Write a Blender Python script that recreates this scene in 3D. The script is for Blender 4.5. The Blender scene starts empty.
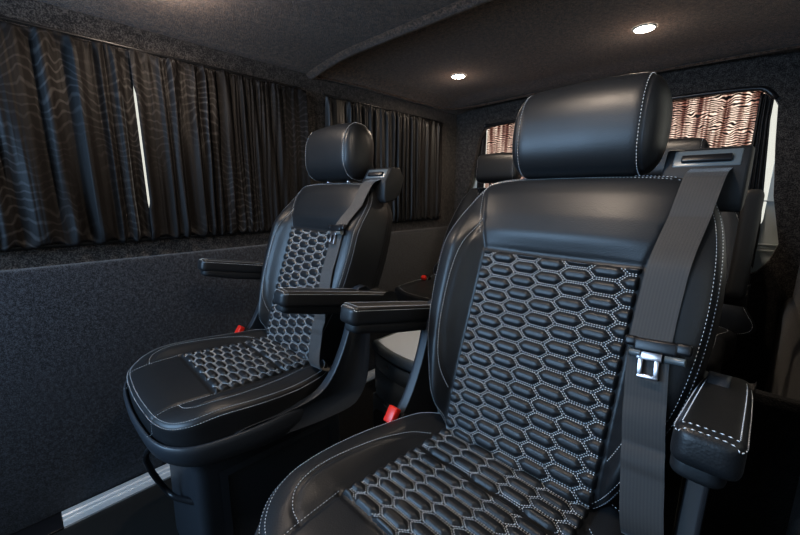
import bpy, bmesh, math, random
import numpy as np
from mathutils import Vector, Matrix
random.seed(4); np.random.seed(4)
C = bpy.context.scene.collection
R = math.radians

# ---------------------------------------------------------------- materials
def new_mat(name):
    m = bpy.data.materials.new(name); m.use_nodes = True
    nt = m.node_tree; b = nt.nodes['Principled BSDF']
    return m, nt, b
def simple(name, col, rough=.5, metal=0, spec=.5, bump=None, coat=0):
    m, nt, b = new_mat(name)
    b.inputs['Base Color'].default_value = (*col, 1); b.inputs['Roughness'].default_value = rough
    b.inputs['Metallic'].default_value = metal; b.inputs['Specular IOR Level'].default_value = spec
    b.inputs['Coat Weight'].default_value = coat
    if bump:
        tc = nt.nodes.new('ShaderNodeTexCoord'); n = nt.nodes.new('ShaderNodeTexNoise'); bp = nt.nodes.new('ShaderNodeBump')
        n.inputs['Scale'].default_value = bump[0]; n.inputs['Detail'].default_value = 3
        bp.inputs['Strength'].default_value = bump[1]; bp.inputs['Distance'].default_value = bump[2]
        nt.links.new(tc.outputs['Object'], n.inputs['Vector']); nt.links.new(n.outputs['Fac'], bp.inputs['Height']); nt.links.new(bp.outputs['Normal'], b.inputs['Normal'])
    return m
def leather(name, col, rough):
    m, nt, b = new_mat(name)
    b.inputs['Base Color'].default_value = (*col, 1); b.inputs['Specular IOR Level'].default_value = .5
    tc = nt.nodes.new('ShaderNodeTexCoord'); v = nt.nodes.new('ShaderNodeTexVoronoi'); v.inputs['Scale'].default_value = 420
    n = nt.nodes.new('ShaderNodeTexNoise'); n.inputs['Scale'].default_value = 14; n.inputs['Detail'].default_value = 4
    bp = nt.nodes.new('ShaderNodeBump'); bp.inputs['Strength'].default_value = .22; bp.inputs['Distance'].default_value = .0006
    mr = nt.nodes.new('ShaderNodeMapRange'); mr.inputs['To Min'].default_value = rough-.06; mr.inputs['To Max'].default_value = rough+.08
    L = nt.links.new
    L(tc.outputs['Object'], v.inputs['Vector']); L(tc.outputs['Object'], n.inputs['Vector']); L(v.outputs['Distance'], bp.inputs['Height'])
    L(bp.outputs['Normal'], b.inputs['Normal']); L(n.outputs['Fac'], mr.inputs['Value']); L(mr.outputs['Result'], b.inputs['Roughness'])
    return m
def carpet(name, c0, c1, scale=260):
    m, nt, b = new_mat(name)
    b.inputs['Roughness'].default_value = .95; b.inputs['Specular IOR Level'].default_value = .1
    b.inputs['Sheen Weight'].default_value = .25; b.inputs['Sheen Roughness'].default_value = .6
    tc = nt.nodes.new('ShaderNodeTexCoord'); n = nt.nodes.new('ShaderNodeTexNoise'); n.inputs['Scale'].default_value = scale; n.inputs['Detail'].default_value = 2
    n2 = nt.nodes.new('ShaderNodeTexNoise'); n2.inputs['Scale'].default_value = scale*.22; n2.inputs['Detail'].default_value = 6; n2.inputs['Roughness'].default_value = .8
    ad = nt.nodes.new('ShaderNodeMath'); ad.operation = 'ADD'
    r = nt.nodes.new('ShaderNodeValToRGB'); r.color_ramp.elements[0].position = .78; r.color_ramp.elements[0].color = (*c0, 1)
    r.color_ramp.elements[1].position = 1.25 if False else 1.0; r.color_ramp.elements[1].color = (*c1, 1)
    mul = nt.nodes.new('ShaderNodeMath'); mul.operation = 'MULTIPLY'; mul.inputs[1].default_value = .86
    bp = nt.nodes.new('ShaderNodeBump'); bp.inputs['Strength'].default_value = .8; bp.inputs['Distance'].default_value = .003
    L = nt.links.new
    L(tc.outputs['Object'], n.inputs['Vector']); L(tc.outputs['Object'], n2.inputs['Vector']); L(n.outputs['Fac'], ad.inputs[0]); L(n2.outputs['Fac'], ad.inputs[1])
    L(ad.outputs[0], mul.inputs[0]); L(mul.outputs[0], r.inputs['Fac']); L(r.outputs['Color'], b.inputs['Base Color']); L(ad.outputs[0], bp.inputs['Height']); L(bp.outputs['Normal'], b.inputs['Normal'])
    return m
LEATHER = leather('black_leather', (.020, .021, .023), .41)
THREAD = simple('grey_thread', (.85, .86, .88), .7)
PLASTIC = simple('satin_grey_plastic', (.035, .040, .048), .42, bump=(700, .15, .0004))
BLACKP = simple('black_plastic', (.012, .012, .014), .38, bump=(600, .1, .0004))
SOFTP = simple('soft_black_plastic', (.016, .017, .019), .6, bump=(500, .2, .0005))
CHROME = simple('bright_steel', (.55, .50, .51), .28, 1)
RED = simple('red_plastic', (.75, .035, .02), .35)
ALU = simple('brushed_aluminium', (.85, .85, .84), .42, .55, bump=(90, .1, .0003))
WHITET = simple('grey_white_laminate', (.78, .86, .97), .45)
CONS = simple('blue_grey_plastic', (.15, .18, .21), .4, bump=(600, .15, .0004))
PAINT = simple('light_body_paint', (.55, .6, .6), .35)
SLOTM = simple('slot_light_grey', (.13, .15, .16), .3)
CARP_W = carpet('wall_carpet', (.010, .011, .014), (.068, .073, .088), 420)
CARP_P = carpet('pillar_carpet', (.016, .0145, .014), (.10, .09, .084))
CARP_C = carpet('headliner_carpet', (.026, .0165, .0115), (.165, .102, .070), 320)
CARP_R = carpet('side_carpet', (.005, .0045, .0045), (.020, .018, .017))
FLOORM = simple('dark_vinyl', (.013, .0115, .010), .55, bump=(300, .4, .001))

def webbing():
    m, nt, b = new_mat('belt_webbing')
    b.inputs['Roughness'].default_value = .5; b.inputs['Sheen Weight'].default_value = .3
    uv = nt.nodes.new('ShaderNodeUVMap'); w = nt.nodes.new('ShaderNodeTexWave'); w.inputs['Scale'].default_value = 14; w.bands_direction = 'X'
    w2 = nt.nodes.new('ShaderNodeTexWave'); w2.inputs['Scale'].default_value = 60; w2.bands_direction = 'DIAGONAL'
    r = nt.nodes.new('ShaderNodeValToRGB'); r.color_ramp.elements[0].color = (.042, .038, .036, 1); r.color_ramp.elements[1].color = (.056, .050, .047, 1)
    w.inputs['Scale'].default_value = 1.3
    bp = nt.nodes.new('ShaderNodeBump'); bp.inputs['Strength'].default_value = .25; bp.inputs['Distance'].default_value = .0006
    L = nt.links.new
    L(uv.outputs['UV'], w.inputs['Vector']); L(uv.outputs['UV'], w2.inputs['Vector']); L(w.outputs['Fac'], r.inputs['Fac'])
    L(r.outputs['Color'], b.inputs['Base Color']); L(w2.outputs['Fac'], bp.inputs['Height']); L(bp.outputs['Normal'], b.inputs['Normal'])
    return m
WEB = webbing()

def curtain_mat(name, base, hi, trans, scale, lo_t, hi_t, rough=.5):
    """fabric with the moire of light through net coloured in as wavy near-horizontal / near-vertical bands"""
    m, nt, b = new_mat(name)
    L = nt.links.new
    uv = nt.nodes.new('ShaderNodeUVMap')
    w = nt.nodes.new('ShaderNodeTexWave'); w.bands_direction = 'Y'
    w.inputs['Scale'].default_value = scale; w.inputs['Distortion'].default_value = 3; w.inputs['Detail'].default_value = 1.5; w.inputs['Detail Scale'].default_value = .9
    r = nt.nodes.new('ShaderNodeValToRGB'); r.color_ramp.elements[0].position = lo_t; r.color_ramp.elements[1].position = hi_t
    r.color_ramp.elements[0].color = (*base, 1); r.color_ramp.elements[1].color = (*hi, 1)
    nd = nt.nodes.new('ShaderNodeTexNoise'); nd.inputs['Scale'].default_value = 16; nd.inputs['Detail'].default_value = 2
    va = nt.nodes.new('ShaderNodeVectorMath'); va.operation = 'MULTIPLY_ADD'; va.inputs[1].default_value = (.055, .055, .055)
    L(uv.outputs['UV'], nd.inputs['Vector']); L(nd.outputs['Color'], va.inputs[0]); L(uv.outputs['UV'], va.inputs[2])
    L(va.outputs[0], w.inputs['Vector']); L(w.outputs['Fac'], r.inputs['Fac'])
    n = nt.nodes.new('ShaderNodeTexNoise'); n.inputs['Scale'].default_value = 5; n.inputs['Detail'].default_value = 1
    L(uv.outputs['UV'], n.inputs['Vector'])
    r2 = nt.nodes.new('ShaderNodeValToRGB'); r2.color_ramp.elements[0].position = .42; r2.color_ramp.elements[1].position = .62
    L(n.outputs['Fac'], r2.inputs['Fac'])
    mx = nt.nodes.new('ShaderNodeMixRGB'); mx.inputs[1].default_value = (*base, 1)
    if trans: mx.inputs[0].default_value = 1
    else: L(r2.outputs['Color'], mx.inputs[0])
    L(r.outputs['Color'], mx.inputs[2])
    b.inputs['Roughness'].default_value = rough; b.inputs['Specular IOR Level'].default_value = .22
    if trans:
        b.inputs['Base Color'].default_value = (.02, .018, .018, 1)
        t = nt.nodes.new('ShaderNodeBsdfTranslucent')
        mp = nt.nodes.new('ShaderNodeMapping'); mp.inputs['Scale'].default_value = (34, 2.2, 1); nz = nt.nodes.new('ShaderNodeTexNoise'); nz.inputs['Scale'].default_value = 1; nz.inputs['Detail'].default_value = 3
        cr_ = nt.nodes.new('ShaderNodeValToRGB'); cr_.color_ramp.elements[0].position = .38; cr_.color_ramp.elements[0].color = (.38, .26, .24, 1); cr_.color_ramp.elements[1].position = .56  # vertical fold shade, multiplied into the translucent colour
        ml = nt.nodes.new('ShaderNodeMixRGB'); ml.blend_type = 'MULTIPLY'; ml.inputs[0].default_value = 1
        L(uv.outputs['UV'], mp.inputs['Vector']); L(mp.outputs[0], nz.inputs['Vector']); L(nz.outputs['Fac'], cr_.inputs['Fac']); L(mx.outputs[0], ml.inputs[1]); L(cr_.outputs['Color'], ml.inputs[2]); L(ml.outputs[0], t.inputs['Color'])
        a = nt.nodes.new('ShaderNodeAddShader'); L(b.outputs[0], a.inputs[0]); L(t.outputs[0], a.inputs[1])
        L(a.outputs[0], nt.nodes['Material Output'].inputs['Surface'])
    else:
        L(mx.outputs[0], b.inputs['Base Color'])  # wavy lines of light showing through the cloth are painted into the base colour
    return m
CURT = curtain_mat('black_satin_curtain', (.014, .013, .0135), (.055, .053, .054), False, 34, .72, 1.0, .62)
CURT_D = simple('black_curtain', (.011, .010, .010), .5)
CURT_R = curtain_mat('backlit_net_curtain', (.03, .018, .016), (1.0, .88, .82), True, 34, .25, .75)

def glassm():
    m, nt, b = new_mat('window_glass')
    t = nt.nodes.new('ShaderNodeBsdfTransparent'); t.inputs['Color'].default_value = (.8, .83, .84, 1)
    g = nt.nodes.new('ShaderNodeBsdfGlossy'); g.inputs['Roughness'].default_value = .02
    mx = nt.nodes.new('ShaderNodeMixShader'); mx.inputs[0].default_value = .06
    nt.links.new(t.outputs[0], mx.inputs[1]); nt.links.new(g.outputs[0], mx.inputs[2]); nt.links.new(mx.outputs[0], nt.nodes['Material Output'].inputs['Surface'])
    return m
GLASS = glassm()
def emit(name, col, s):
    m, nt, b = new_mat(name)
    b.inputs['Base Color'].default_value = (.8, .8, .8, 1); b.inputs['Emission Color'].default_value = (*col, 1); b.inputs['Emission Strength'].default_value = s
    return m
LENS = emit('lit_lens', (1, .90, .76), 40)

# ---------------------------------------------------------------- mesh helpers
class MB:
    """collects vertices / faces (with a material slot) and links them as ONE mesh object"""
    def __init__(s): s.v = []; s.f = []; s.m = []; s.uv = None
    def add(s, verts, faces, mi=0):
        o = len(s.v); s.v += [tuple(map(float, p)) for p in verts]
        s.f += [tuple(i+o for i in f) for f in faces]; s.m += [mi]*len(faces)
    def grid(s, P, mi=0, closed_u=False, closed_v=False, flip=False):
        P = np.asarray(P); nu, nv = P.shape[:2]
        fs = []
        for i in range(nu if closed_u else nu-1):
            for j in range(nv if closed_v else nv-1):
                a, b, c, d = i*nv+j, ((i+1) % nu)*nv+j, ((i+1) % nu)*nv+(j+1) % nv, i*nv+(j+1) % nv
                fs.append((a, d, c, b) if flip else (a, b, c, d))
        s.add(P.reshape(-1, 3), fs, mi)
    def build(s, name, mats, parent=None, smooth=True, bevel=0, seg=2, fixn=False):
        me = bpy.data.meshes.new(name); me.from_pydata(s.v, [], s.f)
        mats = mats if isinstance(mats, (list, tuple)) else [mats]
        for m in mats: me.materials.append(m)
        me.polygons.foreach_set('material_index', s.m)
        me.polygons.foreach_set('use_smooth', [smooth]*len(s.f))
        if fixn:
            bm = bmesh.new(); bm.from_mesh(me); bmesh.ops.remove_doubles(bm, verts=bm.verts, dist=1e-6); bmesh.ops.recalc_face_normals(bm, faces=bm.faces); bm.to_mesh(me); bm.free()
        me.update()
        o = bpy.data.objects.new(name, me); C.objects.link(o)
        if parent: o.parent = parent
        if bevel:
            md = o.modifiers.new('bevel', 'BEVEL'); md.width = bevel; md.segments = seg; md.limit_method = 'ANGLE'; md.angle_limit = R(35)
            md.harden_normals = False
        return o
def box(mb, c, d, mi=0, rot=None, taper=1.0):
    vs = []
    for z in (-.5, .5):
        k = taper if z > 0 else 1
        for x, y in ((-.5, -.5), (.5, -.5), (.5, .5), (-.5, .5)):
            p = Vector((x*d[0]*k, y*d[1]*k, z*d[2]))
            if rot is not None: p = rot @ p
            vs.append((p.x+c[0], p.y+c[1], p.z+c[2]))
    mb.add(vs, [(0, 3, 2, 1), (4, 5, 6, 7), (0, 1, 5, 4), (1, 2, 6, 5), (2, 3, 7, 6), (3, 0, 4, 7)], mi)
def prism(mb, poly, axis, a0, a1, mi=0):
    """extrude polygon (2D pts) along axis between a0..a1; poly axes: x->(y,z), y->(x,z), z->(x,y)"""
    def P(p, a): return (a, p[0], p[1]) if axis == 'x' else (p[0], a, p[1]) if axis == 'y' else (p[0], p[1], a)
    n = len(poly); vs = [P(p, a0) for p in poly]+[P(p, a1) for p in poly]
    fs = [tuple(range(n))[::-1], tuple(range(n, 2*n))]+[(i, (i+1) % n, n+(i+1) % n, n+i) for i in range(n)]
    mb.add(vs, fs, mi)
def tube(mb, pts, r, n=10, mi=0, closed=False):
    pts = [Vector(p) for p in pts]; rings = []; up = Vector((.13, .31, .94))
    for i, p in enumerate(pts):
        t = (pts[min(i+1, len(pts)-1)]-pts[max(i-1, 0)]).normalized()
        a = t.cross(up).normalized(); b = t.cross(a).normalized(); rr = r[i] if isinstance(r, (list, tuple)) else r
        rings.append([tuple(p+(a*math.cos(k*2*math.pi/n)+b*math.sin(k*2*math.pi/n))*rr) for k in range(n)])
    mb.grid(np.array(rings), mi, closed_v=True)
    o = len(mb.v); mb.add([], [])
    base = o-len(pts)*n
    mb.f.append(tuple(base+k for k in range(n))[::-1]); mb.m.append(mi)
    mb.f.append(tuple(base+(len(pts)-1)*n+k for k in range(n))); mb.m.append(mi)
def cyl(mb, p0, p1, r, n=16, mi=0): tube(mb, [p0, p1], r, n, mi)
def cr(pts, n, closed=False):
    """Catmull-Rom through pts (any dimension), then resampled evenly to n points"""
    P = np.array(pts, float); k = len(P); out = []
    rng = range(k) if closed else range(k-1)
    for i in rng:
        if closed: a, b, c, d = P[(i-1) % k], P[i], P[(i+1) % k], P[(i+2) % k]
        else: a, b, c, d = P[max(i-1, 0)], P[i], P[i+1], P[min(i+2, k-1)]
        for t in np.linspace(0, 1, 24, endpoint=False):
            out.append(.5*((2*b)+(-a+c)*t+(2*a-5*b+4*c-d)*t*t+(-a+3*b-3*c+d)*t**3))
    out.append(P[0] if closed else P[-1])
    return resamp(np.array(out), n, closed)
def resamp(P, n, closed=False):
    d = np.r_[0, np.cumsum(np.linalg.norm(np.diff(P, axis=0), axis=1))]
    t = np.linspace(0, d[-1], n, endpoint=not closed)
    return np.stack([np.interp(t, d, P[:, i]) for i in range(P.shape[1])], 1)
def stitches(mb, P, N, pitch=.0056, length=.0042, r=.0008, mi=1, lift=.0005):
    """thread stitches: small spindles laid along 3D polyline P with normals N"""
    P = np.asarray(P, float); N = np.asarray(N, float)
    d = np.r_[0, np.cumsum(np.linalg.norm(np.diff(P, axis=0), axis=1))]
    n = int(d[-1]/pitch)
    if n < 1: return
    t = (np.arange(n)+.5)*d[-1]/n
    I = lambda A, t: np.stack([np.interp(t, d, A[:, i]) for i in range(3)], 1)
    c = I(P, t); a = I(P, np.maximum(t-length/2, 0)); b = I(P, np.minimum(t+length/2, d[-1])); nn = I(N, t)
    for i in range(n):
        T = b[i]-a[i]; L = np.linalg.norm(T)
        if L < 1e-6: continue
        T /= L; n_ = nn[i]/np.linalg.norm(nn[i]); S = np.cross(T, n_)
        q = c[i]+n_*lift
        mb.add([a[i]+n_*lift*.4, q+S*r, q+n_*r, q-S*r, q-n_*r, b[i]+n_*lift*.4], [(0, 1, 2), (0, 2, 3), (0, 3, 4), (0, 4, 1), (5, 2, 1), (5, 3, 2), (5, 4, 3), (5, 1, 4)], mi)

def empty(name, loc=(0, 0, 0), rz=0):
    o = bpy.data.objects.new(name, None); C.objects.link(o); o.location = loc; o.rotation_euler = (0, 0, rz); o.empty_display_size = .1
    return o
def tag(o, label, cat, group=None):
    o['label'] = label; o['category'] = cat
    if group: o['group'] = group
    return o
def struct(o): o['kind'] = 'structure'; return o

# ---------------------------------------------------------------- padded leather surfaces
def segdist(X, V, poly):
    poly = np.asarray(poly, float); D = np.full(X.shape, 9.)
    for a, b in zip(poly[:-1], poly[1:]):
        e = b-a; L = e@e+1e-12
        t = np.clip(((X-a[0])*e[0]+(V-a[1])*e[1])/L, 0, 1)
        D = np.minimum(D, np.hypot(X-a[0]-t*e[0], V-a[1]-t*e[1]))
    return D
class Pad:
    """cushion with plan outline (x,v), superelliptic edge, bumps and seam grooves; frame(x,v,w) maps to 3D"""
    def __init__(s, outline, centre, T, frame, bump, seams, m=7, groove=.0035, gw=.0035):
        s.O = cr(outline, 300, True); s.c = np.array(centre); s.T = T; s.fr = frame; s.bump = bump; s.seams = seams; s.m = m; s.g = groove; s.gw = gw
    def radial(s, X, V):
        """s value (0 centre..1 outline) for plan points"""
        O = s.O-s.c; ang = np.unwrap(np.arctan2(O[:, 1], O[:, 0])); rad = np.hypot(O[:, 0], O[:, 1])
        if ang[-1] < ang[0]: ang = ang[::-1]; rad = rad[::-1]
        a = np.arctan2(V-s.c[1], X-s.c[0]); a = ang[0]+np.mod(a-ang[0], 2*math.pi)
        rr = np.interp(a, np.r_[ang, ang[0]+2*math.pi], np.r_[rad, rad[0]])
        return np.clip(np.hypot(X-s.c[0], V-s.c[1])/rr, 0, 1)
    def height(s, X, V, S=None, seams=True):
        if S is None: S = s.radial(X, V)
        e = (1-S**s.m)**(1/s.m)
        w = -s.T/2+s.T/2*e + s.bump(X, V)*np.clip(e, 0, 1)**.8
        if seams:
            for poly in s.seams: w = w-s.g*np.exp(-(segdist(X, V, poly)/s.gw)**2)*np.clip(e*1.2, 0, 1)
        return w
    def svals(s, n):
        t = np.linspace(0, 1, 2000); e = (1-t**s.m)**(1/s.m); k = s.T/2/.24
        P = resamp(np.stack([t, e*k], 1), n); return np.clip(P[:, 0], 0, 1)
    def mesh(s, mb, nr=64, mi=0, backT=1.0):
        sv = s.svals(nr); rows = []
        for q in sv:
            X = s.c[0]+(s.O[:, 0]-s.c[0])*q; V = s.c[1]+(s.O[:, 1]-s.c[1])*q
            rows.append(s.fr(X, V, s.height(X, V, np.full(X.shape, q))))
        rev = s.svals(max(14, nr//4))[::-1][1:]
        for q in rev:
            X = s.c[0]+(s.O[:, 0]-s.c[0])*q; V = s.c[1]+(s.O[:, 1]-s.c[1])*q
            e = (1-q**s.m)**(1/s.m)
            rows.append(s.fr(X, V, np.full(X.shape, -s.T/2-s.T/2*e*backT)))
        mb.grid(np.array(rows), mi, closed_v=True)
    def surf(s, pts, off=0):
        P = np.asarray(pts, float); X, V = P[:, 0], P[:, 1]; h = 1e-3
        f = lambda X, V: s.fr(X, V, s.height(X, V, seams=False))
        p = f(X, V); n = np.cross(f(X+h, V)-p, f(X, V+h)-p); n /= np.linalg.norm(n, axis=1)[:, None]+1e-9
        n *= s.sgn
        return p+n*off, n
    sgn = 1
    def stitch_line(s, mb, pts, n=200, **k):
        p, nn = s.surf(cr(pts, n)); stitches(mb, p, nn, **k)
    def perimeter(s, mb, q, f0=0, f1=1, down=False, **k):
        """stitch row at constant s around outline fraction f0..f1"""
        i = np.arange(int(f0*300), int(f1*300)) % 300
        def ring(q, dw=0):
            X = s.c[0]+(s.O[i, 0]-s.c[0])*q; V = s.c[1]+(s.O[i, 1]-s.c[1])*q
            w = s.height(X, V, np.full(X.shape, q), False)
            if down: w = -s.T/2-s.T/2*(1-q**s.m)**(1/s.m)*np.ones_like(X)
            return s.fr(X, V, w+dw)
        p = ring(q); ctr = s.fr(np.array([s.c[0]]), np.array([s.c[1]]), np.array([-s.T/2]))[0]
        a = ring(max(q-.01, 0)); t = np.roll(p, -1, 0)-p; t[-1] = t[-2]
        n = np.cross(t, a-p); n /= np.linalg.norm(n, axis=1)[:, None]+1e-9
        sg = np.sign(((p-ctr)*n).sum(1)); n *= sg[:, None]
        stitches(mb, p, n, **k)

HP_S, HP_P = .0475, .0247          # quilt column spacing and row pitch
HL, HT = .0335, .0140
def hexd(X, V, v0):
    """distance from each plan point to the border of its elongated hexagon"""
    best = np.full(X.shape, -9.)
    ci = np.round(X/HP_S)
    for di in (-1, 0, 1):
        i = ci+di; off = np.where(np.mod(i, 2) == 1, HP_P/2, 0)
        cj = np.round((V-v0-off)/HP_P)
        for dj in (-1, 0, 1):
            dx = np.abs(X-i*HP_S); dy = np.abs(V-v0-off-(cj+dj)*HP_P)
            d = np.minimum(HP_P/2-dy, ((HL/2+HT-dx)*(HP_P/2)-dy*HT)/math.hypot(HT, HP_P/2))
            best = np.maximum(best, d)
    return best
def quilt(pad, hw, va, vb, v0, name, parent, crease=None, step=.0019):
    mb = MB(); nx = int(2*hw/step); nv = int((vb-va)/step)
    X, V = np.meshgrid(np.linspace(-hw, hw, nx), np.linspace(va, vb, nv))
    d = hexd(X, V, v0)
    t = np.clip((d-.0021)/.0080, 0, 1); puff = .0068*(t*(2-t))**.9
    band = -.0012*np.exp(-(d/.0010)**2)
    edge = np.minimum(np.minimum(hw-np.abs(X), V-va), vb-V)
    ed = np.clip(edge/.004, 0, 1)
    w = pad.height(X, V, seams=False)+.0012+(puff+band)*ed-.004*(1-ed)
    if crease is not None: w = w-.007*np.exp(-((V-crease)/.006)**2)
    P = pad.fr(X.ravel(), V.ravel(), w.ravel()).reshape(nv, nx, 3)
    mb.grid(P, 0, flip=pad.sgn < 0)
    # double stitch rows: one inset row along each hexagon
    ins = .0016
    for i in range(-4, 5):
        for j in range(-2, int((vb-va)/HP_P)+3):
            cx = i*HP_S; cy = v0+(HP_P/2 if i % 2 else 0)+(j+math.floor((va-v0)/HP_P))*HP_P
            k = 1-ins/(HP_P/2); a, b, h = HL/2*1.0, HL/2+HT, HP_P/2
            b2 = b-ins*math.hypot(HT, h)/h; h2 = h-ins; a2 = b2-HT*h2/h
            hexp = [(b2, 0), (a2, h2), (-a2, h2), (-b2, 0), (-a2, -h2), (a2, -h2), (b2, 0)]
            pts = resamp(np.array([(cx+x, cy+y) for x, y in hexp]), 80)
            ok = (np.abs(pts[:, 0]) < hw-.003) & (pts[:, 1] > va+.003) & (pts[:, 1] < vb-.003)
            runs = []; cur = []
            for q, g in zip(pts, ok):
                if g: cur.append(q)
                elif cur: runs.append(cur); cur = []
            if cur: runs.append(cur)
            for rn in runs:
                if len(rn) < 4: continue
                rn = np.array(rn)
                p, n = pad.surf(rn, .0024)
                if crease is not None: p = p-n*(.007*np.exp(-((rn[:, 1]-crease)/.006)**2))[:, None]
                stitches(mb, p, n, pitch=.0040, length=.0033, r=.00108)
    return mb.build(name, [LEATHER, THREAD], parent)

# ---- backrest frame: v is height, w points out of the front of the seat
SZ = [.44, .549, .65, .75, .85, .89, .96, 1.0, 1.024, 1.06]
SY = [.562, .599, .632, .667, .702, .716, .744, .764, .779, .806]
def spine(v):
    y = np.interp(v, SZ, SY); h = .03
    sl = (np.interp(v+h, SZ, SY)-np.interp(v-h, SZ, SY))/(2*h)
    return y, sl
def back_frame(X, V, W):
    y, sl = spine(V); n = 1/np.sqrt(1+sl**2)
    return np.stack([X, y-W*n, V+W*sl*n], -1)
def pb(v): return np.interp(v, [.5, .9, .94, 1.03], [.145, .147, .162, .190])
BX = [(1.036, .165), (1.018, .198), (.98, .221), (.92, .235), (.85, .240), (.77, .236), (.70, .224), (.64, .203), (.58, .178), (.53, .148), (.50, .10)]
def xout(v): a = BX[::-1]; return np.interp(v, [p[0] for p in a], [p[1] for p in a])
def sstep(a, b, x): t = np.clip((x-a)/(b-a), 0, 1); return t*t*(3-2*t)
def back_bump(X, V):
    p = pb(V); q = (np.abs(X)-p)/(np.maximum(xout(V)-p, .03))
    f = sstep(.51, .60, V)*(1-sstep(.88, 1.0, V))
    b = .040*sstep(0, .62, q)*f
    c = -.006*(1-(np.clip(np.abs(X)/.16, 0, 1))**2)*sstep(.52, .6, V)*(1-sstep(.85, .93, V))
    up = .010*(1-np.clip(np.abs(X)/.19, 0, 1)**4)*sstep(.89, .93, V)
    return b+c+up
bseam = [(.160, .950), (.176, .905), (.186, .85), (.187, .78), (.181, .71), (.167, .65), (.147, .605)]
def mir(p): return [(-x, y) for x, y in p]
bborder = [(float(pb(v)), v) for v in np.linspace(.52, 1.03, 24)]
outline_b = [(x, v) for v, x in BX]+[(0, .492)]+[(-x, v) for v, x in BX[::-1]]+[(0, 1.040)]
def frame_flip(f):
    return f
backpad = Pad(outline_b, (0, .775), .105, back_frame, back_bump,
              [bborder, mir(bborder), [(-.147, .892), (.147, .892)], bseam, mir(bseam)], m=8)
# orientation test for normals
def fixsgn(p, ref):
    q, n = p.surf([(0, p.c[1])]); p.sgn = 1 if (n[0]@np.array(ref)) > 0 else -1
fixsgn(backpad, (0, -1, .3))
# ---- cushion frame: v is depth, w is up
def cush_frame(X, V, W):
    z = np.interp(V, [.15, .25, .34, .50, .58, .66], [.530, .535, .534, .522, .521, .524])
    return np.stack([X, V, z+W], -1)
CX = [(.204, .10), (.212, .158), (.230, .200), (.265, .230), (.32, .243), (.40, .250), (.48, .246), (.55, .232), (.60, .214), (.63, .17), (.64, .08)]
def cxo(v): return np.interp(v, [p[0] for p in CX], [p[1] for p in CX])
def cush_bump(X, V):
    q = (np.abs(X)-.145)/np.maximum(cxo(V)-.145, .03)
    f = sstep(.22, .32, V)
    return .017*sstep(0, .55, q)*f - .003*(1-sstep(.19, .27, V)) + .006*(1-np.clip(np.abs(X)/.2, 0, 1)**2)
cseam = [(.138, .262), (.166, .268), (.190, .290), (.202, .34), (.201, .40), (.190, .47), (.170, .53), (.147, .565)]
cborder = [(.145, .338), (.146, .45), (.147, .62)]
fseam = [(.134, .196), (.136, .23), (.138, .262), (.145, .338)]
outline_c = [(x, v) for v, x in CX]+[(0, .643)]+[(-x, v) for v, x in CX[::-1]]+[(0, .200)]
cushpad = Pad(outline_c, (0, .42), .088, cush_frame, cush_bump,
              [cborder, mir(cborder), [(-.145, .336), (.145, .336)], cseam, mir(cseam), fseam, mir(fseam)], m=9)
fixsgn(cushpad, (0, 0, 1))

# ---- generic loft along x for headrests
def loft_x(mb, hw, cy, cz, ry, rz, e, dome, tilt=0, seam=.83, n=64, m=2.6, crown=.006):
    th = np.linspace(0, 2*math.pi, n*4, endpoint=False)
    sp = lambda a, e: np.sign(a)*np.abs(a)**e
    P = resamp(np.vstack([np.stack([sp(np.cos(th), e)*ry, sp(np.sin(th), e)*rz], 1), [[ry, 0]]]), n+1)[:-1]
    t = np.linspace(-1, 1, 90); t = np.sign(t)*(1-(1-np.abs(t))**1.5)
    ca, sa = math.cos(tilt), math.sin(tilt)
    rows = []
    def ring(x):
        a = max(0, (abs(x)-(1-dome))/dome); s = max(0, 1-a**m)**(1/m)
        s *= 1-.035*math.exp(-((abs(x)-seam)/.012)**2)
        s *= 1-.03*abs(x)**2
        Y = P[:, 0]*s; Z = P[:, 1]*s+crown*(1-x*x)*(P[:, 1] > 0)
        return np.stack([np.full(n, x*hw), cy+Y*ca+Z*sa, cz-Y*sa+Z*ca], 1)
    for x in t: rows.append(ring(x))
    mb.grid(np.array(rows), 0, closed_v=True)
    c = np.array((0, cy, cz))
    for sx in (-1, 1):
        for k in (-.022,):
            r = ring(sx*(seam+k)); r = np.vstack([r, r[:1]]); nn = r-c; nn[:, 0] = 0
            stitches(mb, r, nn, lift=.0006)

def rbox(mb, c, d, r=.01, mi=0, e=.35, n=56, rows=28, taperfn=None):
    """rounded block: superellipse section in (x,z), lofted along y with rounded ends"""
    th = np.linspace(0, 2*math.pi, 600)
    sp = lambda a, e: np.sign(a)*np.abs(a)**e
    P = resamp(np.stack([sp(np.cos(th), e)*d[0]/2, sp(np.sin(th), e)*d[2]/2], 1), n+1)[:-1]
    out = []
    L = d[1]/2
    tt = np.linspace(-math.pi/2, math.pi/2, 13)
    ys = [-L+r+r*math.sin(a) for a in tt if a <= 0]+list(np.linspace(-L+r, L-r, rows)[1:-1])+[L-r+r*math.sin(a) for a in tt if a >= 0]
    for y in ys:
        ee = max(0, abs(y)-(L-r))/r; s = math.sqrt(max(0, 1-ee*ee))
        kx = 1-(1-s)*min(.6, r/(d[0]/2)); kz = 1-(1-s)*min(.6, r/(d[2]/2))
        dz = 0; 
        if taperfn: tx, tz, dz = taperfn(y/L); kx *= tx; kz *= tz
        out.append(np.stack([c[0]+P[:, 0]*kx, np.full(n, c[1]+y), c[2]+dz+P[:, 1]*kz], 1))
    A = np.array(out); mb.grid(A, mi, closed_v=True)
    o = len(mb.v)-A.shape[0]*n
    mb.f.append(tuple(o+k for k in range(n))[::-1]); mb.m.append(mi); mb.f.append(tuple(o+(A.shape[0]-1)*n+k for k in range(n))); mb.m.append(mi)
    return A

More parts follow.
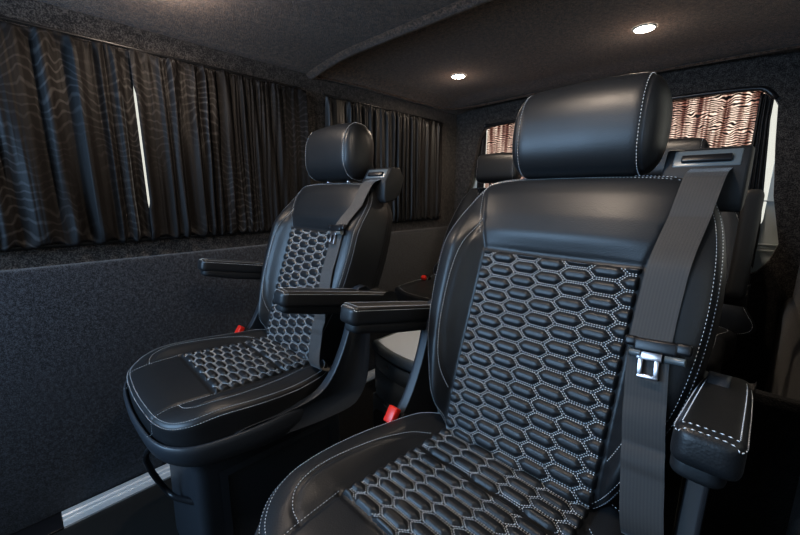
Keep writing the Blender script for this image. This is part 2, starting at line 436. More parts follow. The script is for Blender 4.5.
SEATN = 'captain_seat'
def make_seat():
    root = empty(SEATN)
    # backrest body
    mb = MB(); backpad.mesh(mb, 70)
    for sgn in (1, -1):
        off = [(sgn*(x+.0038), v) for x, v in bseam]
        backpad.stitch_line(mb, off)
        backpad.stitch_line(mb, [(sgn*(x+.006), v) for x, v in bborder[18:]], r=.0006)
    backpad.perimeter(mb, .965, r=.0006); backpad.perimeter(mb, .990, r=.0006)
    mb.build('backrest', [LEATHER, THREAD], root)
    # moulded hard back shell
    sh = MB(); rows = []
    for q in (0, .35, .65, .85, .95, .99):
        O = backpad.O; X = (O[:, 0])*q*.985; V = .775+(O[:, 1]-.775)*q*.985
        rows.append(back_frame(X, V, np.full(X.shape, -.108-.022*(1-q**6))))
    rows.append(back_frame(O[:, 0]*.985, .775+(O[:, 1]-.775)*.985, np.full(300, -.075)))
    sh.grid(np.array(rows), 0, closed_v=True); sh.build('back_shell', SOFTP, root)
    quilt(backpad, .143, .515, .8885, .8885-.012, 'quilted_back_panel', root)
    # headrest
    hd = MB(); loft_x(hd, .133, .813, 1.114, .060, .085, .84, .34, tilt=.10, seam=.80)
    h = hd.build('headrest', [LEATHER, THREAD], root)
    for x in (-.055, .055):
        p = MB(); cyl(p, (x, .808, 1.0), (x, .812, 1.075), .006); p.build('headrest_post', CHROME, root)
        p = MB(); cyl(p, (x, .802, 1.026), (x, .803, 1.036), .012, 20); p.build('post_collar', BLACKP, root, bevel=.002)
    # cushion
    mb = MB(); cushpad.mesh(mb, 66)
    for sgn in (1, -1):
        cushpad.stitch_line(mb, [(sgn*(x+.0038), v) for x, v in cseam])
        cushpad.stitch_line(mb, [(sgn*(x+.003), v) for x, v in fseam], r=.0006)
    cushpad.perimeter(mb, .965); cushpad.perimeter(mb, .9955)
    mb.build('seat_cushion', [LEATHER, THREAD], root)
    quilt(cushpad, .1425, .339, .622, .339+.012, 'quilted_seat_panel', root, crease=.515)
    # seat frame: tray ring + two swept side arms
    fr = MB()
    O = cr(outline_c, 220, True); c0 = np.array((0, .42)); rows = []
    lev = [(.462, .98), (.474, 1.005), (.482, 1.02), (.484, 1.035), (.481, 1.050), (.470, 1.058), (.448, 1.056), (.430, 1.035), (.418, .99), (.412, .9), (.408, .7), (.408, .02)]
    for z, k in lev:
        fw = np.clip((.42-O[:, 1])/.22, 0, 1)**2
        rows.append(np.stack([O[:, 0]*k, .42+(O[:, 1]-.42)*(1+(k-1)*.95), z+(.006+.016*(z < .46))*fw], 1))
    fr.grid(np.array(rows), 0, closed_v=True, flip=True)
    arm = [(.34, .482), (.46, .486), (.545, .500), (.592, .540), (.630, .610), (.654, .680), (.668, .745), (.705, .757), (.722, .725), (.716, .630), (.705, .50), (.675, .440), (.63, .422), (.50, .426), (.34, .440)]
    armc = cr(arm, 60, True)
    for sx in (-1, 1):
        for k, (a, b) in enumerate([(.242, .266)]):
            P = armc; cen = P.mean(0); prof = [(a, .9), (a, .985), (a+.003, 1.0), (b-.006, 1.0), (b, .985), (b, .93), (b-.003, .85), (b-.004, .01)]
            rows = []
            for xx, s_ in [(a, .01)]+prof:
                # offset inward towards a local centre line rather than scaling
                Q = P.copy()
                if s_ > .8:
                    t = np.roll(P, -1, 0)-np.roll(P, 1, 0); t /= np.linalg.norm(t, axis=1)[:, None]
                    nrm = np.stack([-t[:, 1], t[:, 0]], 1); sg = np.sign(((cen-P)*nrm).sum(1)).mean(); Q = P+nrm*sg*(1-s_)*.06
                rows.append((xx, s_, Q))
            G = np.array([np.stack([sx*(.246+(xx-.246)*(.25+.75*sstep(.36, .56, Q[:, 0]))), Q[:, 0], Q[:, 1]], 1) for xx, s_, Q in rows if s_ > .8])
            fr.grid(G, 0, closed_v=True, flip=sx > 0)
            n0 = len(fr.v)-G.shape[0]*60
            fr.f.append(tuple(n0+k for k in range(60))); fr.m.append(0)
            fr.f.append(tuple(n0+(G.shape[0]-1)*60+k for k in range(60))); fr.m.append(0)
    fr.build('seat_frame', PLASTIC, root, fixn=True)
    # pedestal with recessed side panels
    pd = MB()
    def rect(hx, y0, y1, z, r=.03, n=6):
        out = []
        for cx, cy, a0 in ((hx-r, y1-r, 0), (-hx+r, y1-r, 90), (-hx+r, y0+r, 180), (hx-r, y0+r, 270)):
            for k in range(n+1): a = R(a0+90*k/n); out.append((cx+r*math.cos(a), cy+r*math.sin(a), z))
        return out
    pd.grid(np.array([rect(.156, .270, .70, 0), rect(.156, .270, .70, .02), rect(.149, .275, .695, .34), rect(.152, .270, .70, .385), rect(.17, .258, .70, .41)]), 0, closed_v=True)
    pdo = pd.build('pedestal', PLASTIC, root)
    for sx in (-1, 1):
        p = MB(); x = sx*.1525
        fr_o = [(.325, .05), (.665, .05), (.665, .335), (.325, .335)]; fr_i = [(.343, .068), (.647, .068), (.647, .317), (.343, .317)]
        V = [(x+sx*.004, *q) for q in fr_o]+[(x+sx*.006, *q) for q in fr_i]+[(x+sx*.000, *[(a-.495)*.96+.495 if i == 0 else (a-.19)*.96+.19 for i, a in enumerate(q)]) for q in fr_i]
        F = [(i, (i+1) % 4, 4+(i+1) % 4, 4+i) for i in range(4)]+[(4+i, 4+(i+1) % 4, 8+(i+1) % 4, 8+i) for i in range(4)]+[(8, 9, 10, 11)]
        F += []
        p.add(V, F); p.build('pedestal_side_panel', PLASTIC, pdo, smooth=False)
    # turntable and floor mounting plate
    p = MB(); cyl(p, (0, .47, .395), (0, .47, .415), .15, 40); p.build('turntable', BLACKP, root)
    # loop lever under the front
    p = MB(); tube(p, cr([(.03, .245, .41), (.0, .209, .365), (-.008, .213, .315), (-.02, .236, .24), (.005, .252, .215), (.06, .264, .235), (.11, .280, .25)], 40), .0072, 12)
    p.build('release_lever', BLACKP, root)
    # armrests
    for sx in (-1, 1):
        tilt = Matrix.Rotation(-.19, 3, 'X')
        ar = MB()
        def tf(t): return (1-.10*sstep(.3, 1, t)-.04*sstep(0, 1, -t), 1-.12*sstep(.2, 1, t), 0)
        A = rbox(ar, (0, 0, .007), (.055, .352, .040), .016, e=.42, taperfn=tf)
        # stitches round the front cap and along the top edge
        for ia, ib, rw in ((21, 7, 5), (24, 4, 3)):
            ln = np.vstack([A[rw+1:A.shape[0]-8, ia][::-1], A[rw, ib:ia+1][::-1], A[rw+1:A.shape[0]-8, ib]])
            nn = ln-np.array((0, 0, .003)); nn[:, 1] = np.where(ln[:, 1] < -.155, -.02, 0); stitches(ar, ln, nn, lift=.0005)
        o = ar.build('armrest', [LEATHER, THREAD], root, fixn=True)
        o.rotation_euler = (-.19, 0, 0); o.location = (.262 if sx > 0 else -.276, .621, .733)
        lo = MB(); rbox(lo, (-sx*.004, .004, -.020), (.043, .342, .029), .017, e=.6, taperfn=lambda t: (1-.25*sstep(.4, 1, -t)*0, 1-.12*sstep(.2, 1, -t), .004*sstep(.3, 1, -t)))
        lo.build('armrest_shell', SOFTP, o, fixn=True)
        hg = MB(); cyl(hg, (-.030, .145, -.006), (.030, .145, -.006), .030, 30); hg.build('hinge_cover', SOFTP, o, bevel=.006)
    # buckle on the inner rear side and its stalk
    rot = Matrix.Rotation(R(-28), 3, 'X')
    bk = MB(); box(bk, (-.246, .560, .500), (.028, .020, .055), rot=Matrix.Rotation(R(-35), 3, 'X')); b = bk.build('belt_buckle', BLACKP, root, bevel=.004)
    rd = MB(); rr = Matrix.Rotation(R(-35), 3, 'X'); box(rd, (-.250, .549, .526), (.025, .018, .036), rot=rr); rd.build('buckle_button', RED, b, bevel=.003)
    # shoulder belt outlet housing
    g = MB(); prism(g, [(.795, .99), (.798, 1.036), (.822, 1.074), (.858, 1.076), (.874, 1.045), (.862, 1.005), (.835, .982), (.80, .975)], 'x', .134, .240)
    gd = g.build('belt_guide_housing', SOFTP, root, smooth=True, bevel=.005, seg=3)
    ft = MB()
    tl = Matrix.Rotation(R(38), 3, 'X')
    def fb(x, s, w_, h_, mi=0, out=0):   # boxes lying on the sloping front face
        y = .810+s*.53; z = 1.055+s*.848
        box(ft, (x, y-.848*out*1, z+.53*out), (w_, h_, .005), mi, rot=Matrix.Rotation(R(57.7), 3, 'X'))
    fb(.188, .003, .084, .030, 0, -.001)
    ft.build('belt_slot_plate', SLOTM, gd, bevel=.002)
    st = MB(); 
    y, z = .810, 1.055
    box(st, (.188, y-.003, z+.002), (.062, .012, .007), rot=Matrix.Rotation(R(57.7), 3, 'X')); st.build('belt_slot', BLACKP, gd, bevel=.002)
    # belt webbing
    def belt(path, name, wd=.050):
        m = MB(); P = cr(path, 110); rows = []
        for i, (x, v, o, tw) in enumerate(P):
            x += .004
            xs = np.linspace(-wd/2, wd/2, 9)
            X = x+xs*math.cos(tw); V = v+xs*math.sin(tw)
            hs = np.array([0]) if v > 1.03 else backpad.height(np.clip(np.array([x-.02, x, x+.02]), -.24, .205 if v < .64 else .24), np.full(3, min(max(v, .62), 1.0)), seams=False)
            W = np.full(9, hs.max()+o)
            rows.append(back_frame(X, V, W))
        A = np.array(rows); B = A.copy(); B[..., 1] += .0016
        m.grid(A, 0); m.grid(B, 0, flip=True)
        ob = m.build(name, WEB, root)
        uvl = ob.data.uv_layers.new(name='UVMap'); k = A.shape[0]*9
        L = np.empty(len(ob.data.loops), int); ob.data.loops.foreach_get('vertex_index', L)
        kk = L % k; uvs = np.stack([(kk % 9)/8*.5*6, (kk//9)/110*7], 1); uvl.data.foreach_set('uv', uvs.ravel())
        return ob
    tw = .10
    bo = belt([(.196, 1.075, -.028, 0), (.193, 1.048, -.010, 0), (.190, 1.028, .008, 0), (.187, 1.00, .010, .02), (.182, .95, .008, .03), (.176, .88, .005, .04), (.174, .82, .004, .05), (.174, .775, .006, .06)], 'belt_webbing')
    bo2 = belt([(.174, .785, .006, .06), (.178, .74, .005, .06), (.186, .68, .006, .08), (.196, .62, .010, .08), (.203, .575, .014, .08), (.211, .535, .020, .08), (.220, .49, .030, .08), (.229, .44, .042, .08)], 'lap_belt_webbing', .050)
    # tongue: black bar, bright plate with a window, two small end caps
    def onbelt(x, v, o): 
        h = float(backpad.height(np.array([.18]), np.array([v]), seams=False)[0]); return Vector(back_frame(np.array([x]), np.array([v]), np.array([h+o]))[0])
    c = onbelt(.187, .775, .020); ax = Vector((1, -.02, .10)).normalized(); nrm = Vector((0, -.94, .33)); nrm = (nrm-ax*nrm.dot(ax)).normalized(); upv = nrm.cross(ax)
    M = Matrix((ax, nrm, upv)).transposed()       # columns: along bar, outwards, up the belt
    if upv.z < 0: M = Matrix((ax, nrm, -upv)).transposed()
    U = Vector((M[0][2], M[1][2], M[2][2]))
    t = MB(); 
    def bar(cc, d, mb_): box(mb_, tuple(c+ax*cc[0]+nrm*cc[1]+U*cc[2]), d, rot=M)
    bar((0, 0, .006), (.052, .012, .019), t); bar((-.030, .000, .010), (.016, .011, .014), t); bar((.031, .000, .008), (.018, .011, .016), t)
    to = t.build('belt_tongue', BLACKP, root, bevel=.004, seg=3)
    t = MB(); 
    bar((-.006, .003, -.008), (.030, .003, .012), t); bar((-.0155, .003, -.022), (.006, .003, .028), t); bar((.0035, .003, -.022), (.006, .003, .028), t); bar((-.006, .003, -.036), (.025, .003, .006), t)
    t.build('tongue_plate', CHROME, to, bevel=.001)
    for q0, q1, q2 in ((-.030, -.016, .006), (.012, .034, .008)):
        t = MB(); cyl(t, tuple(c+ax*q0-U*q2+nrm*.002), tuple(c+ax*q1-U*q2+nrm*.002), .005, 14); t.build('tongue_end_cap', SLOTM, to, bevel=.001)
    return root
def kids(o): return [c for c in bpy.data.objects if c.parent == o]
def copy_tree(o, parent=None):
    c = o.copy(); C.objects.link(c)
    if parent: c.parent = parent
    for ch in kids(o): copy_tree(ch, c)
    return c

near = make_seat()
bpy.context.view_layer.update()
far = copy_tree(near)
near.location = (-.2767, -.0433, 0); near.rotation_euler = (0, 0, -.0345)
far.location = (-1.0135, -.0587, 0); far.rotation_euler = (0, 0, -.0299)
tag(near, 'large black leather captain seat in the foreground with belt hanging down its front', 'seat', 'black leather captain seats')
tag(far, 'black leather captain seat beside the curtained side wall, behind the nearer seat', 'seat', 'black leather captain seats')
for ch in kids(far):
    if ch.name.startswith('belt_tongue'): ch.location = (-.012, .040, .112)
    if ch.name.startswith('headrest') and 'post' not in ch.name: ch.location.z += .010

# ---------------------------------------------------------------- van shell
XL, XR, YR, YF = -1.48, .17, 2.10, -1.2
def rrect(a0, a1, b0, b1, r, n=8):
    out = []
    for ca, cb, s in ((a1-r, b1-r, 0), (a0+r, b1-r, 90), (a0+r, b0+r, 180), (a1-r, b0+r, 270)):
        for k in range(n+1): t = R(s+90*k/n); out.append((ca+r*math.cos(t), cb+r*math.sin(t)))
    return out
def plate(name, outer, holes, axis, a, thick, mat):
    """flat panel at axis=a with openings, given depth by a reveal of 'thick'"""
    def P(p, d): return (a+d, p[0], p[1]) if axis == 'x' else (p[0], a+d, p[1]) if axis == 'y' else (p[0], p[1], a+d)
    bm = bmesh.new(); edges = []
    for loop in [outer]+holes:
        vs = [bm.verts.new(P(p, 0)) for p in loop]
        for i in range(len(vs)): edges.append(bm.edges.new((vs[i], vs[(i+1) % len(vs)])))
    bmesh.ops.triangle_fill(bm, edges=edges, use_beauty=True, use_dissolve=False)
    r = bmesh.ops.extrude_face_region(bm, geom=list(bm.faces))
    d = P((0, 0), thick); z = P((0, 0), 0)
    bmesh.ops.translate(bm, verts=[v for v in r['geom'] if isinstance(v, bmesh.types.BMVert)], vec=(d[0]-z[0], d[1]-z[1], d[2]-z[2]))
    bmesh.ops.recalc_face_normals(bm, faces=bm.faces)
    me = bpy.data.meshes.new(name); bm.to_mesh(me); bm.free(); me.materials.append(mat)
    o = bpy.data.objects.new(name, me); C.objects.link(o)
    return struct(o)
W1 = (-.62, .935, .862, 1.428); W2 = (1.06, 1.915, .865, 1.425)
plate('wall_left', [(YF, -.02), (YR+.05, -.02), (YR+.05, 1.66), (YF, 1.66)], [rrect(*W1, .06), rrect(*W2, .06)], 'x', XL, -.05, CARP_P)
# padded lower panel below the windows
m = MB(); prism(m, [(XL-.01, 0), (XL+.016, 0), (XL+.020, .765), (XL+.012, .785), (XL-.01, .792)], 'y', YF, YR); struct(m.build('trim_1', CARP_W, bevel=.004))
RW = (-1.315, .045, .83, 1.400)
rear_o = rrect(-1.40, .028, .62, 1.42, .09)
plate('wall_rear', [(XL-.05, -.02), (XR+.3, -.02), (XR+.3, 1.66), (XL-.05, 1.66)], [[(-1.37, .55), (.0, .655), (.055, .69), (.085, .74), (.102, .81), (.060, 1.0), (.036, 1.20), (.022, 1.35), (-.005, 1.40), (-.06, 1.42), (-1.20, 1.42), (-1.27, 1.40), (-1.305, 1.35), (-1.355, 1.10), (-1.40, .95), (-1.42, .80), (-1.41, .62)][::-1]], 'y', YR, .035, CARP_P)
plate('wall_right', [(YF, -.02), (YR+.05, -.02), (YR+.05, 1.66), (YF, 1.66)], [rrect(-.62, .60, .862, 1.40, .06), rrect(.80, 1.75, .862, 1.40, .06)], 'x', XR, .05, CARP_R)
m = MB(); prism(m, [(XR+.01, 0), (XR-.02, 0), (XR-.025, .56), (XR-.01, .60), (XR+.01, .61)], 'y', YF, YR); struct(m.build('trim_2', CARP_R, bevel=.006))
m = MB(); prism(m, [(1.02, 0), (1.02, .575), (1.035, .59), (1.06, .59), (1.07, .575), (1.07, 0)], 'x', -.03, XR-.015); struct(m.build('trim_3', CARP_R, bevel=.004, seg=3))
m = MB(); box(m, ((XL+XR)/2, (YF+YR)/2, -.01), (XR-XL+.1, YR-YF+.1, .02)); struct(m.build('floor', FLOORM, smooth=False))
# white painted tailgate aperture behind the rear opening
plate('trim_4', [(XL-.05, .4), (XR+.3, .4), (XR+.3, 1.6), (XL-.05, 1.6)], [rrect(-1.345, .045, .83, 1.43, .08)], 'y', YR+.07, .03, PAINT)
m = MB()
for x0, x1, z in ((.0, .11, .80), (.0, .11, .775), (.02, .12, .98)): box(m, ((x0+x1)/2, YR+.06, z), (x1-x0, .02, .006))
struct(m.build('trim_5', PAINT, bevel=.002))
# headliner: front roof panel, ridge across, recessed rear panel
def roofz(x): 
    t = np.clip((x-XL)/.35, 0, 1); u = np.clip((XR-x)/.35, 0, 1)
    return 1.508+.034*(1-(1-t)**2)*(1-(1-u)**2)
m = MB(); xs = np.linspace(XL-.02, XR+.02, 60)
def sheet(y0, y1, zf, n=30):
    ys = np.linspace(y0, y1, n); P = np.array([[(x, y, zf(x, y)) for x in xs] for y in ys]); m.grid(P, 0, flip=True)
sheet(YF, .965, lambda x, y: float(roofz(x)))
# ridge lip
yy = np.array([.965, .972, .985, 1.0, 1.012, 1.02, 1.022]); dz = np.array([0, -.010, -.016, -.015, -.006, .014, .036])
def ridge_y(x): t = np.clip((x-XL)/.30, 0, 1); u = np.clip((XR-x)/.30, 0, 1); return .0*(1-t)
m.grid(np.array([[(x, y, float(roofz(x))+d) for x in xs] for y, d in zip(yy, dz)]), 0, flip=True)
def rec(x, y):
    b = float(roofz(x)); ex = min(x-(XL+.02), (XR-.03)-x); ey = (YR-.10)-y
    k = float(sstep(0, .10, min(ex, ey)))*.022
    if y < 1.10: k = .036+(k-.036)*float(sstep(1.022, 1.10, y)) if ex > .10 else k
    return b-.006*(1-float(sstep(-.01, .06, ey)))*0+k
sheet(1.022, YR+.02, rec, 60)
# outer skin keeps daylight out
box(m, ((XL+XR)/2, (YF+YR)/2, 1.63), (XR-XL+.3, YR-YF+.2, .02))
struct(m.build('ceiling', CARP_C))
# side piping of the rear headliner
m = MB(); tube(m, cr([(XL+.004, 1.0, 1.506), (XL+.03, 1.25, 1.512), (XL+.03, 1.7, 1.512), (XL+.05, 1.92, 1.514), (XL+.18, 2.02, 1.524), (-.9, 2.04, 1.536), (-.4, 2.04, 1.536), (XR-.2, 2.02, 1.526), (XR-.05, 1.95, 1.512), (XR-.03, 1.7, 1.508), (XR-.02, 1.1, 1.508)], 120), .006, 8); struct(m.build('trim_6', CARP_C))
plate('wall_front', [(XL-.05, -.02), (XR+.05, -.02), (XR+.05, 1.66), (XL-.05, 1.66)], [rrect(-1.38, .07, .95, 1.44, .10)], 'y', YF, -.05, CARP_P)
# glass panes
def pane(name, axis, a, r):
    m = MB(); 
    if axis == 'x': prism(m, [(r[0], r[2]), (r[1], r[2]), (r[1], r[3]), (r[0], r[3])], 'x', a-.002, a+.002)
    else: prism(m, [(r[0], r[2]), (r[1], r[2]), (r[1], r[3]), (r[0], r[3])], 'y', a-.002, a+.002)
    return struct(m.build(name, GLASS, smooth=False))
pane('window_1', 'x', XL-.040, (W1[0]-.02, W1[1]+.02, W1[2]-.02, W1[3]+.02)); pane('window_2', 'x', XL-.040, (W2[0]-.02, W2[1]+.02, W2[2]-.02, W2[3]+.02))
pane('window_3', 'y', YR+.11, (-1.36, .06, .81, 1.45))
pane('window_6', 'y', YF-.06, (-1.42, .11, .92, 1.47)); pane('window_4', 'x', XR+.04, (-.64, .62, .842, 1.42)); pane('window_5', 'x', XR+.04, (.78, 1.77, .842, 1.42))

# floor rail: aluminium channel
def rail(name, x0, x1, y0, y1, label):
    m = MB(); h = .006
    prism(m, [(x0, 0), (x0, h), (x0+.020, h), (x0+.024, .002), (x0+.036, .002), (x0+.038, h-.001), (x0+.042, h-.001), (x0+.044, .002), (x0+.056, .002), (x0+.06, h), (x1, h), (x1, 0)], 'y', y0, y1)
    o = m.build(name, ALU, smooth=False)
    return tag(o, label, 'rail')
rail('floor_rail', -1.458, -1.378, -.02, 2.05, 'aluminium floor rail running along the foot of the left wall')
m = MB(); prism(m, [(-1.458, 0), (-1.458, .006), (-1.378, .006), (-1.378, 0)], 'y', YF, -.022); tag(m.build('rail_cover', BLACKP, bevel=.002), 'black cover strip in front of the bright end of the floor rail', 'strip')

# ---------------------------------------------------------------- curtains
def curtain(name, mat, wallfn, a0, a1, z0, z1, amp, label, group, seed, nf=60, edge0=None, edge1=None, uvs=(1, 1), parent_rail=None, sag=0, jit=.5):
    """pleated sheet: a runs along the wall; wallfn(a, depth, z) -> xyz"""
    rg = np.random.RandomState(seed); n = max(60, int((a1-a0)/.0022)); nz = 70
    t = np.linspace(0, 1, n); Z = np.linspace(0, 1, nz)
    ph = np.cumsum(1+jit*np.convolve(rg.randn(n), np.ones(25)/25**.5, 'same')*.9).clip(0); ph = ph/ph[-1]*nf*2*math.pi
    am = 1+.45*np.convolve(rg.randn(n), np.ones(40)/40**.5, 'same'); k2 = rg.uniform(0, 6.28, 6)
    rows = []
    for zz in Z:
        dr = .9*np.sin(1.7*zz+k2[0]+t*5)+.5*np.sin(4.1*zz+k2[1]+t*9)
        gather = .55+.45*math.cos(min(1, zz/.10)*math.pi/2)**1+0 if zz < .1 else (.55 if zz < .9 else .55+.2*(zz-.9)*10)
        taper = 1-.75*math.exp(-((1-zz)/.030)**2)-.6*math.exp(-(zz/.03)**2)
        d = amp*taper*(am*np.sin(ph+dr)*.6+.38*np.sin(ph*.53+dr*1.6+k2[2])+.22*np.sin(ph*1.9+k2[3]-dr*2))
        d += .0016*np.sin(ph*3.1+9*zz)*math.exp(-((1-zz)/.08)**2)+.003*math.exp(-((1-zz)/.015)**2)
        e0 = 0 if edge0 is None else edge0(z0+(z1-z0)*zz)-a0; e1 = 0 if edge1 is None else edge1(z0+(z1-z0)*zz)-a1
        A = a0+(a1-a0)*t+e0*np.exp(-t/.05)+e1*(np.exp(-(1-t)/.05) if nf != 5 else t); zt = z0+(z1-z0)*zz+(.004*np.sin(ph*.5+k2[4]))*(zz > .96)-(.006*np.sin(ph+1)*(zz < .04))
        rows.append(np.stack(wallfn(A, d, zt*np.ones(n)), 1))
    m = MB(); G = np.array(rows); m.grid(G)
    o = m.build(name, mat)
    md = o.modifiers.new('thick', 'SOLIDIFY'); md.thickness = .0008
    uvl = o.data.uv_layers.new(name='UVMap'); L = np.empty(len(o.data.loops), int); o.data.loops.foreach_get('vertex_index', L)
    uv = np.stack([(L % n)/n*(a1-a0)*uvs[0], (L//n)/nz*(z1-z0)*uvs[1]], 1); uvl.data.foreach_set('uv', uv.ravel())
    return tag(o, label, 'curtain', group)
lw = lambda A, d, z: (XL+.024+d, A, z)
slit = lambda z: float(sstep(.945, .975, z)*(1-sstep(1.30, 1.335, z)))
curtain('window_curtain', CURT, lw, -.70, .322, .850, 1.432, .013, 'black pleated curtain at the front of the left side window, before the bright slit', 'curtains on the left wall', 1, nf=19, edge1=lambda z: .322-.0018*slit(z)+.0*(1-slit(z)), uvs=(1, .35))
curtain('window_curtain', CURT, lw, .322, .945, .850, 1.432, .013, 'black pleated curtain with faint wavy painted-light pattern between the bright slit and the door pillar', 'curtains on the left wall', 2, nf=15, edge0=lambda z: .322+.0022*slit(z)-.0032*(1-slit(z)), uvs=(1, .35))
curtain('window_curtain', CURT_D, lw, 1.05, 1.93, .850, 1.432, .013, 'black curtain over the rear side window behind the farther seat', 'curtains on the left wall', 3, nf=24)
curtain('rear_curtain', CURT_R, lambda A, d, z: (A, YR+.085+d*.6, z), -1.30, -.02, .80, 1.45, .016, 'backlit curtain with wavy moire pattern across the rear window', None, 5, nf=17, uvs=(1, 1))
curtain('rear_curtain', CURT_D, lambda A, d, z: (A, YR+.045+d*.6, z), -.035, .010, .70, 1.405, .010, 'gathered dark edge of the rear curtain beside the pale right door frame', None, 6, nf=5, edge1=lambda z: .008+.075*max(0, min(1.30-z, .45)))
curtain('rear_curtain', CURT_D, lambda A, d, z: (A, YR+.05+d*.6, z), -1.335, -1.285, .70, 1.41, .010, 'gathered dark edge of the rear curtain at the left end of the rear window', None, 7, nf=4)
# curtain rails with end buttons
def crail(y0, y1, z, label, btn=True):
    m = MB(); prism(m, [(XL+.001, z-.004), (XL+.007, z-.005), (XL+.008, z+.003), (XL+.001, z+.004)], 'y', y0, y1)
    o = m.build('curtain_rail', BLACKP, bevel=.002); tag(o, label, 'rail', 'curtain rails')
    return o
a = crail(-.70, .93, 1.445, 'black rail along the top of the large left window curtains'); crail(-.70, .93, .846, 'black rail along the bottom hem of the large left window curtains')
crail(1.05, 1.93, 1.443, 'black rail along the top of the rear side window curtain'); crail(1.05, 1.93, .846, 'black rail below the rear side window curtain')
m = MB(); tube(m, cr([(XL+.012, .90, 1.44), (XL+.012, .935, 1.425), (XL+.012, .95, 1.39), (XL+.012, .952, 1.2), (XL+.012, .950, .90), (XL+.012, .935, .86)], 40), .007, 8); tag(m.build('curtain_edging', BLACKP), 'black curved edging strip down the rear end of the large left window', 'trim strip')
m = MB(); tube(m, cr([(-1.27, YR-.004, 1.415), (-.9, YR-.004, 1.424), (-.3, YR-.004, 1.424), (-.05, YR-.004, 1.416), (-.012, YR-.004, 1.398), (.012, YR-.004, 1.37)], 60), .010, 8); tag(m.build('window_seal', BLACKP), 'black rubber seal arching over the rear window curtain', 'seal')

# ---------------------------------------------------------------- ceiling downlights
def downlight(x, y, label):
    z = (rec(x, y) if y > 1 else float(roofz(x)))-.001
    root = empty('ceiling_light', (x, y, z)); tag(root, label, 'light', 'round ceiling downlights')
    m = MB(); rows = []
    for r, h in ((.029, -.002), (.031, -.004), (.034, -.004), (.036, 0)):
        rows.append([(r*math.cos(t), r*math.sin(t), h) for t in np.linspace(0, 2*math.pi, 40, endpoint=False)])
    m.grid(np.array(rows), closed_v=True, flip=True); m.build('bezel', SLOTM, root)
    m = MB(); m.add([(.030*math.cos(t), .030*math.sin(t), -.004) for t in np.linspace(0, 2*math.pi, 40, endpoint=False)], [tuple(range(40))[::-1]]); m.build('lens', LENS, root)
    l = bpy.data.lights.new('downlight', 'SPOT'); l.energy = LAMP_W; l.color = (1, .82, .64); l.spot_size = R(172); l.spot_blend = .5; l.shadow_soft_size = .025
    o = bpy.data.objects.new('lamp', l); C.objects.link(o); o.location = (0, 0, -.014); o.parent = root
    l = bpy.data.lights.new('glow', 'POINT'); l.energy = 1.6 if y < 1 else .30; l.color = (1, .80, .66); l.shadow_soft_size = .02
    o = bpy.data.objects.new('lamp_glow', l); C.objects.link(o); o.location = (0, 0, -.07); o.parent = root
LAMP_W = 7
downlight(-1.16, .36, 'lit round ceiling downlight of the front roof panel, left of centre')
downlight(-.337, .36, 'lit round ceiling downlight of the front roof panel, right of centre')
downlight(-1.115, 1.585, 'lit round ceiling downlight above the farther seat')
downlight(-.350, 1.585, 'lit round ceiling downlight above the nearer headrest')

# ---------------------------------------------------------------- drawer console between the seats
root = empty('drawer_console', (-.79, 1.06, 0)); tag(root, 'dark console with rounded front and pale top, standing between the two seats', 'console')
def conso(k, z, n=30, wd=.40):
    w_ = wd/2*k; out = []
    for t in np.linspace(-1, 1, n): out.append((t*w_, -.155*k-.045*(1-t*t)*k, z))
    for t in np.linspace(1, -1, 8): out.append((t*w_, .17*k, z))
    return out
m = MB()
def shell(levels, nm, mat, par, cap=True, bev=0):
    m = MB(); A = np.array([conso(k, z) for k, z in levels]); m.grid(A, closed_v=True)
    n = A.shape[1]; m.f.append(tuple(range(n))[::-1]); m.m.append(0); m.f.append(tuple((len(levels)-1)*n+i for i in range(n))); m.m.append(0)
    return m.build(nm, mat, par, smooth=True, fixn=True)
body = shell([(1.04, 0), (1.04, .008), (1.03, .22), (.985, .222), (.985, .232), (.985, .234), (.985, .40)], 'console_body', CONS, root)
for o_ in (body,): 
    md = o_.modifiers.new('e', 'EDGE_SPLIT'); md.split_angle = R(30)
dr = shell([(.99, .34), (.995, .342), (.995, .398), (.99, .40)], 'top_drawer', CONS, root); dr.modifiers.new('e', 'EDGE_SPLIT').split_angle = R(30)
dr2 = shell([(.99, .243), (.995, .245), (.995, .333), (.99, .335)], 'middle_drawer', CONS, root); dr2.modifiers.new('e', 'EDGE_SPLIT').split_angle = R(30)
m = MB(); cyl(m, (-.085, -.197, .385), (-.085, -.203, .385), .005, 14); m.build('drawer_knob', CHROME, dr)
rim = shell([(.985, .405), (1.02, .410), (1.035, .420), (1.035, .432), (1.02, .442), (.985, .446), (.95, .446), (.94, .440)], 'top_rim', CONS, root)
tp = shell([(.945, .436), (.945, .4445), (.935, .446)], 'console_top', WHITET, root); tp.modifiers.new('e', 'EDGE_SPLIT').split_angle = R(30)
m = MB(); box(m, (-.05, -.205, .12), (.20, .02, .15)); m.build('lower_drawer', SOFTP, root, bevel=.008)

